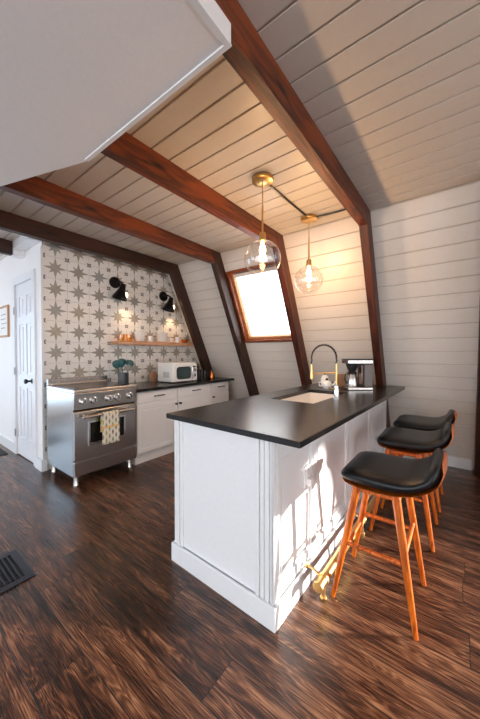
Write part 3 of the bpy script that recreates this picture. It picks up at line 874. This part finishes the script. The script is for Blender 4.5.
# things on the counter
cr = thing('utensil_crock', 'dark grey ribbed crock full of teal cooking utensils beside the range', 'utensil holder', (-3.25, 1.935, CTZ+.0005))
m = MB(); n = 32
rings = []
for r_, z in ((.001, 0), (.058, 0), (.060, .01), (.060, .165), (.052, .165), (.052, .02), (.001, .02)):
    rings.append([((r_+(.0015 if k % 2 and r_ > .055 else 0))*math.cos(2*PI*k/n), (r_+(.0015 if k % 2 and r_ > .055 else 0))*math.sin(2*PI*k/n), z) for k in range(n)])
m.loft(rings).build('crock', M['dark_grey'], cr, smooth=False)
def utensil(kind, dx, dy, tx, ty, ln, mt, lab):
    r = thing(kind, lab, 'utensil', (-3.25+dx, 1.935+dy, CTZ+.024), 0, 'cooking utensils in the dark crock')
    top = Vector((tx, ty, ln)); MB().tube([(0, 0, 0), top*.6, top*.82], [.005, .005, .006], 8).build('handle', mt, r, smooth=True)
    u = top.normalized(); w = Vector((.35, 1, 0)).normalized(); w = (w-u*w.dot(u)).normalized(); q = u.cross(w)
    rings = []
    for f, a in ((.72, .006), (.77, .028), (.85, .046), (.95, .050), (1.04, .040), (1.09, .014)):
        c = top*f; rings.append([c+w*a*math.cos(2*PI*k/12)+q*.007*math.sin(2*PI*k/12) for k in range(12)])
    MB().loft(rings).build('head', mt, r, smooth=True)
utensil('turner_spatula', -.01, -.015, -.02, -.06, .27, M['teal'], 'teal spatula leaning furthest left in the dark crock')
utensil('serving_spoon', 0, 0, .01, -.03, .29, M['teal'], 'teal spoon standing upright in the middle of the dark crock')
utensil('ladle', .01, .012, .0, .075, .27, M['teal'], 'teal ladle leaning right out of the dark crock')
utensil('mixing_spoon', .024, .0, .05, .02, .22, M['stone'], 'short grey spoon at the front of the dark crock')
bo = MB().prism([(-.055, 0), (.055, 0), (.06, .03), (.06, .11), (.035, .145), (.012, .155), (-.012, .155), (-.035, .145), (-.06, .11), (-.06, .03)], 'x', -.008, .008)
o = bo.build('serving_board', M['boardwood'], loc=(-3.49, 2.62, CTZ+.001), bevel=.003)
o.location = (-3.43, 2.50, CTZ+.0005)
tag(o, 'round-topped wooden board standing at the left of the microwave', 'cutting board')
def jar(name, lab, cat, x, y, prof, mt, lidprof=None, lidm=None, grp=None, z=CTZ+.0005, lidname='lid'):
    if lidprof is None:
        o = MB().lathe(prof, n=24).build(name, mt, loc=(x, y, z), smooth=True); return tag(o, lab, cat, grp)
    r = thing(name, lab, cat, (x, y, z), 0, grp)
    MB().lathe(prof, n=24).build('vessel', mt, r, smooth=True); MB().lathe(lidprof, n=20).build(lidname, lidm, r, smooth=True)
    return r
can = [(0, 0), (.036, 0), (.038, .008), (.038, .135), (0, .135)]
jar('canister', 'black canister right next to the microwave', 'canister', -3.06, 3.035, can, M['black_plastic'], [(0, .1352), (.039, .1352), (.039, .155), (.01, .16), (0, .16)], M['black_metal'], 'black canisters beside the microwave')
jar('canister', 'black canister between the other black canister and the amber bottle', 'canister', -3.02, 3.125, [(a*.92, b*.95) for a, b in can], M['black_plastic'], [(0, .1285), (.036, .1285), (.036, .145), (.01, .15), (0, .15)], M['black_metal'], 'black canisters beside the microwave')
jar('oil_bottle', 'small amber bottle with a dark cap at the right end of the counter', 'bottle', -2.99, 3.235, [(0, 0), (.026, 0), (.028, .006), (.028, .085), (.012, .105), (.012, .118), (0, .118)], M['copper'], [(0, .1182), (.014, .1182), (.014, .135), (0, .135)], M['black_plastic'], lidname='cap')
ol = thing('wall_socket', 'white wall socket on the star tiles between the crock and the microwave', 'power socket', (XT+.0005, 2.17, 1.03))
MB().box(0, .006, -.035, .035, -.057, .057).build('cover_plate', M['ceramic'], ol, bevel=.002)
for z in (-.025, .025): MB().box(.006, .008, -.016, .016, z-.017, z+.017).build('socket_face', M['ceramic'], ol, bevel=.002)

# floating shelf with dishes
SZ = 1.428
shf = MB().box(0, .20, 1.945, 3.20, -.048, 0).build('wall_shelf', M['shelfwood'], loc=(XT+.0005, 0, SZ), bevel=.003)
tag(shf, 'thick pale wooden floating shelf on the star tiles, carrying the dishes', 'shelf')
SZ += .0005
tum = [(0, 0), (.033, 0), (.036, .01), (.038, .085), (.035, .085), (.031, .012), (0, .012)]
jar('drinking_glass', 'amber tumbler at the far left end of the wooden shelf', 'glass', -3.43, 2.02, tum, M['amber'], grp='amber tumblers on the shelf', z=SZ)
jar('drinking_glass', 'amber tumbler between the other amber tumbler and the tall white bowl stack', 'glass', -3.43, 2.125, tum, M['amber'], grp='amber tumblers on the shelf', z=SZ)
bowl = [(0, 0), (.035, 0), (.055, .015), (.066, .038), (.063, .038), (.050, .018), (0, .006)]
for i in range(5):
    jar('bowl', ['lowest white bowl in the stack beside the amber tumblers', 'second white bowl from the bottom of the stack beside the tumblers', 'third white bowl from the bottom of the stack beside the tumblers', 'white bowl second from the top of the stack beside the tumblers', 'topmost white bowl in the stack beside the amber tumblers'][i], 'bowl', -3.43, 2.285, [(a*1.12, b) for a, b in bowl], M['ceramic'], grp='bowls stacked on the shelf', z=SZ+i*.0235)
def mug(x, y, s, lab, mt):
    r = thing('mug', lab, 'mug', (x, y, SZ), 0, 'white mugs on the shelf')
    MB().lathe([(0, 0), (.034*s, 0), (.038*s, .008*s), (.038*s, .085*s), (.034*s, .085*s), (.033*s, .012*s), (0, .010*s)], n=24).build('cup', mt, r, smooth=True)
    MB().tube([(0, .036*s, .068*s), (0, .058*s, .066*s), (0, .064*s, .045*s), (0, .056*s, .022*s), (0, .036*s, .020*s)], .0045*s, 8).build('handle', mt, r, smooth=True)
mug(-3.42, 2.445, .95, 'white mug between the bowl stack and the plate stack', M['ceramic'])
plate = [(0, 0), (.05, 0), (.075, .008), (.082, .014), (.080, .017), (.05, .007), (0, .006)]
for i in range(11):
    jar('plate', 'white plate in the tall stack in the middle of the wooden shelf' , 'plate', -3.44, 2.665, plate, M['ceramic'], grp='white plates stacked on the shelf', z=SZ+i*.0125)
mug(-3.42, 2.805, .8, 'smallest white cup, right of the plate stack', M['ceramic'])
mug(-3.41, 2.925, 1.0, 'white mug nearest the right end of the shelf, beside the copper bowl', M['ceramic'])
jar('copper_bowl', 'orange copper bowl at the right end of the shelf', 'bowl', -3.44, 3.10, [(a*.9, b*1.5) for a, b in bowl], M['copper'], z=SZ)

# sconces
def make_sconce():
    r = thing('wall_sconce', '', 'wall lamp', (0, 0, 0), 0, 'black wall lamps over the shelf')
    MB().lathe([(0, 0), (.052, 0), (.055, .006), (.052, .020), (0, .022)], n=28, axis='x').build('back_plate', M['black_metal'], r, smooth=True)
    MB().tube([(.02, 0, 0), (.07, .012, .005), (.10, .02, -.01), (.115, .025, -.035)], .008, 10).build('arm', M['black_metal'], r, smooth=True)
    m = MB().lathe([(.001, .012), (.022, .010), (.026, -.02), (.032, -.05), (.070, -.135), (.067, -.135), (.028, -.05), (.022, -.02), (.001, 0)], n=28)
    bmesh.ops.rotate(m.bm, cent=(0, 0, 0), matrix=Matrix.Rotation(-.25, 3, 'X') @ Matrix.Rotation(.10, 3, 'Y'), verts=m.bm.verts)
    bmesh.ops.translate(m.bm, vec=(.115, .025, -.035), verts=m.bm.verts)
    m.build('lamp_shade', M['black_metal'], r, smooth=True)
    MB().lathe([(0, .02), (.012, .02), (.018, 0), (.012, -.02), (0, -.022)], (.120, .048, -.125), 14).build('bulb', M['filament_soft'], r, smooth=True)
    for c in r.children: c.scale = (1.35, 1.35, 1.35)
    return r
sc = make_sconce()
for i, (y, z, lab) in enumerate(((1.995, 2.185, 'black cone wall lamp above the amber tumblers, left one'), (2.765, 2.125, 'black cone wall lamp beside the dark leaning post, right one'))):
    o = sc if i == 0 else copy_tree(sc)
    o.location = (XT+.0005, y, z); o['label'] = lab
    L = bpy.data.lights.new('sconce_light', 'SPOT'); L.energy = 7; L.color = (1, .62, .32); L.shadow_soft_size = .02; L.spot_size = 1.9; L.spot_blend = .6
    l = bpy.data.objects.new('sconce_light', L); COL.objects.link(l); l.location = (XT+.165, y+.08, z-.225)
    l.rotation_euler = (.2, .15, 0)

# picture frame in the hall
pf = thing('picture_frame', 'pale wooden picture frame hanging on the hall wall left of the door', 'picture', (-4.90, YT-.0005, 1.70))
m = MB().slab([-.22, -.195, .195, .22], [-.21, -.185, .185, .21], {(1, 1)}, -.022, 0)
bmesh.ops.transform(m.bm, matrix=Matrix(((1,0,0,0), (0,0,1,0), (0,1,0,0), (0,0,0,1))), verts=m.bm.verts)
m.build('frame', M['framewood'], pf, bevel=.002)
MB().box(-.195, .195, -.010, -.002, -.185, .185).build('print', M['paper'], pf)
m = MB()
for i, (a, b) in enumerate(((-.10, .10), (-.12, .08), (-.09, .12), (-.11, .06))): m.box(a, b, -.0115, -.0102, .09-i*.06, .10-i*.06)
m.build('printed_lines', M['stone'], pf)

# mat in the hall
o = MB().box(-5.9, -4.50, .55, 1.10, .0005, .010).build('door_mat', M['mat'], bevel=.003)
tag(o, 'dark mat on the floor by the hall door at the left edge', 'mat')

# floor vent
vx0, vx1, vy0, vy1 = -2.272, -1.915, .10, .590
fv = thing('floor_vent', 'black metal floor vent grille set in the dark wood floor at the left edge', 'floor vent', (0, 0, 0))
M['vent'] = plain('vent metal', (.035, .036, .045), .3, .7)
MB().slab([vx0, vx0+.045, vx1-.035, vx1], [vy0, vy0+.035, vy1-.035, vy1], {(1, 1)}, .0005, .008).build('rim', M['vent'], fv, bevel=.002)
MB().box(vx0+.045, vx1-.035, vy0+.035, vy1-.035, .0003, .0012).build('duct_dark_sheet', M['black_plastic'], fv)  # thin black sheet painted as the darkness inside the duct
m = MB(); x = vx0+.060
while x < vx1-.04: m.box(x, x+.005, vy0+.035, vy1-.035, .0013, .0055); x += .0235
m.build('cross_bars', M['vent'], fv)
m = MB(); y = vy0+.050
while y < vy1-.04: m.box(vx0+.045, vx1-.035, y, y+.008, .0056, .0075); y += .0235
m.build('louvres', M['vent'], fv)

# ------------------------------------------------------------------ light
w = bpy.data.worlds.new('World'); S.world = w; w.use_nodes = True
bg = w.node_tree.nodes['Background']
_t = w.node_tree; _g = _t.nodes.new('ShaderNodeTexCoord'); _s = _t.nodes.new('ShaderNodeSeparateXYZ')
_t.links.new(_g.outputs['Generated'], _s.inputs[0])
_r = _t.nodes.new('ShaderNodeMapRange'); _r.inputs['From Min'].default_value = -1; _r.inputs['From Max'].default_value = .2
_t.links.new(_s.outputs[0], _r.inputs['Value'])
_c = _t.nodes.new('ShaderNodeValToRGB'); _c.color_ramp.elements[0].color = (.50, .74, 1, 1); _c.color_ramp.elements[1].color = (.96, .97, 1, 1)
_t.links.new(_r.outputs[0], _c.inputs[0]); _t.links.new(_c.outputs[0], bg.inputs[0])
bg.inputs[0].default_value = (.88, .94, 1., 1); bg.inputs[1].default_value = 5.2
def portal(loc, rot, sx, sy):
    L = bpy.data.lights.new('window_portal', 'AREA'); L.shape = 'RECTANGLE'; L.size = sx; L.size_y = sy
    L.cycles.is_portal = True
    l = bpy.data.objects.new('window_portal', L); COL.objects.link(l); l.location = loc; l.rotation_euler = rot
def aim(loc, d, sx, sy, up='Y'):
    q = Vector(d).to_track_quat('-Z', up); portal(loc, q.to_euler(), sx, sy)
aim((XG+.15, (ox0+ox1)/2, (oz0+oz1)/2), (-1, 0, 0), ox1-ox0, oz1-oz0, 'Z')
aim((XF-.15, -.8, 1.2), (1, 0, 0), 2.2, 1.8, 'Z')
for a, b, c0, d in FW:
    zc = (c0+d)/2; aim((( a+b)/2, YF0-SL*(ZC-zc)-.16, zc), (0, 1/NL, -SL/NL), b-a, (d-c0)*NL, 'Z')
for win in (WIN1, WIN2):
    p = SP((win[0]+win[1])/2, (win[2]+win[3])/2, .16); aim(p, -nn, win[1]-win[0], win[3]-win[2], 'Z')
sd = Vector((-.79, -.58, -.17))
L = bpy.data.lights.new('sun', 'SUN'); L.energy = 16; L.color = (1, .93, .85); L.angle = .03
l = bpy.data.objects.new('sun', L); COL.objects.link(l); l.location = (4, 6, 4); l.rotation_euler = sd.to_track_quat('-Z', 'Y').to_euler()

# ------------------------------------------------------------------ camera
cam = bpy.data.cameras.new('camera'); co = bpy.data.objects.new('camera', cam); COL.objects.link(co); S.camera = co
cam.sensor_fit = 'HORIZONTAL'; cam.sensor_width = 36; cam.lens = 36*287.99/480
cam.shift_x = (240-237.64)/480; cam.shift_y = -(359.5-356.22)/480
cam.clip_start = .02
yaw, pit, rol = .6557, -.0133, -.0015
F = Vector((-math.sin(yaw)*math.cos(pit), math.cos(yaw)*math.cos(pit), math.sin(pit)))
R = Vector((math.cos(yaw), math.sin(yaw), 0)); U = R.cross(F)
R2 = R*math.cos(rol)+U*math.sin(rol); U2 = U*math.cos(rol)-R*math.sin(rol)
mt = Matrix((R2, U2, -F)).transposed().to_4x4(); mt.translation = (0, 0, H)
co.matrix_world = mt

S.view_settings.view_transform = 'Standard'; S.view_settings.look = 'None'
S.view_settings.gamma = 1; S.view_settings.use_curve_mapping = False
S.view_settings.exposure = 0.0
S.cycles.use_denoising = True
S.cycles.max_bounces = 10; S.cycles.diffuse_bounces = 6; S.cycles.transparent_max_bounces = 16
S.cycles.sample_clamp_indirect = 8; S.cycles.caustics_reflective = False; S.cycles.caustics_refractive = False
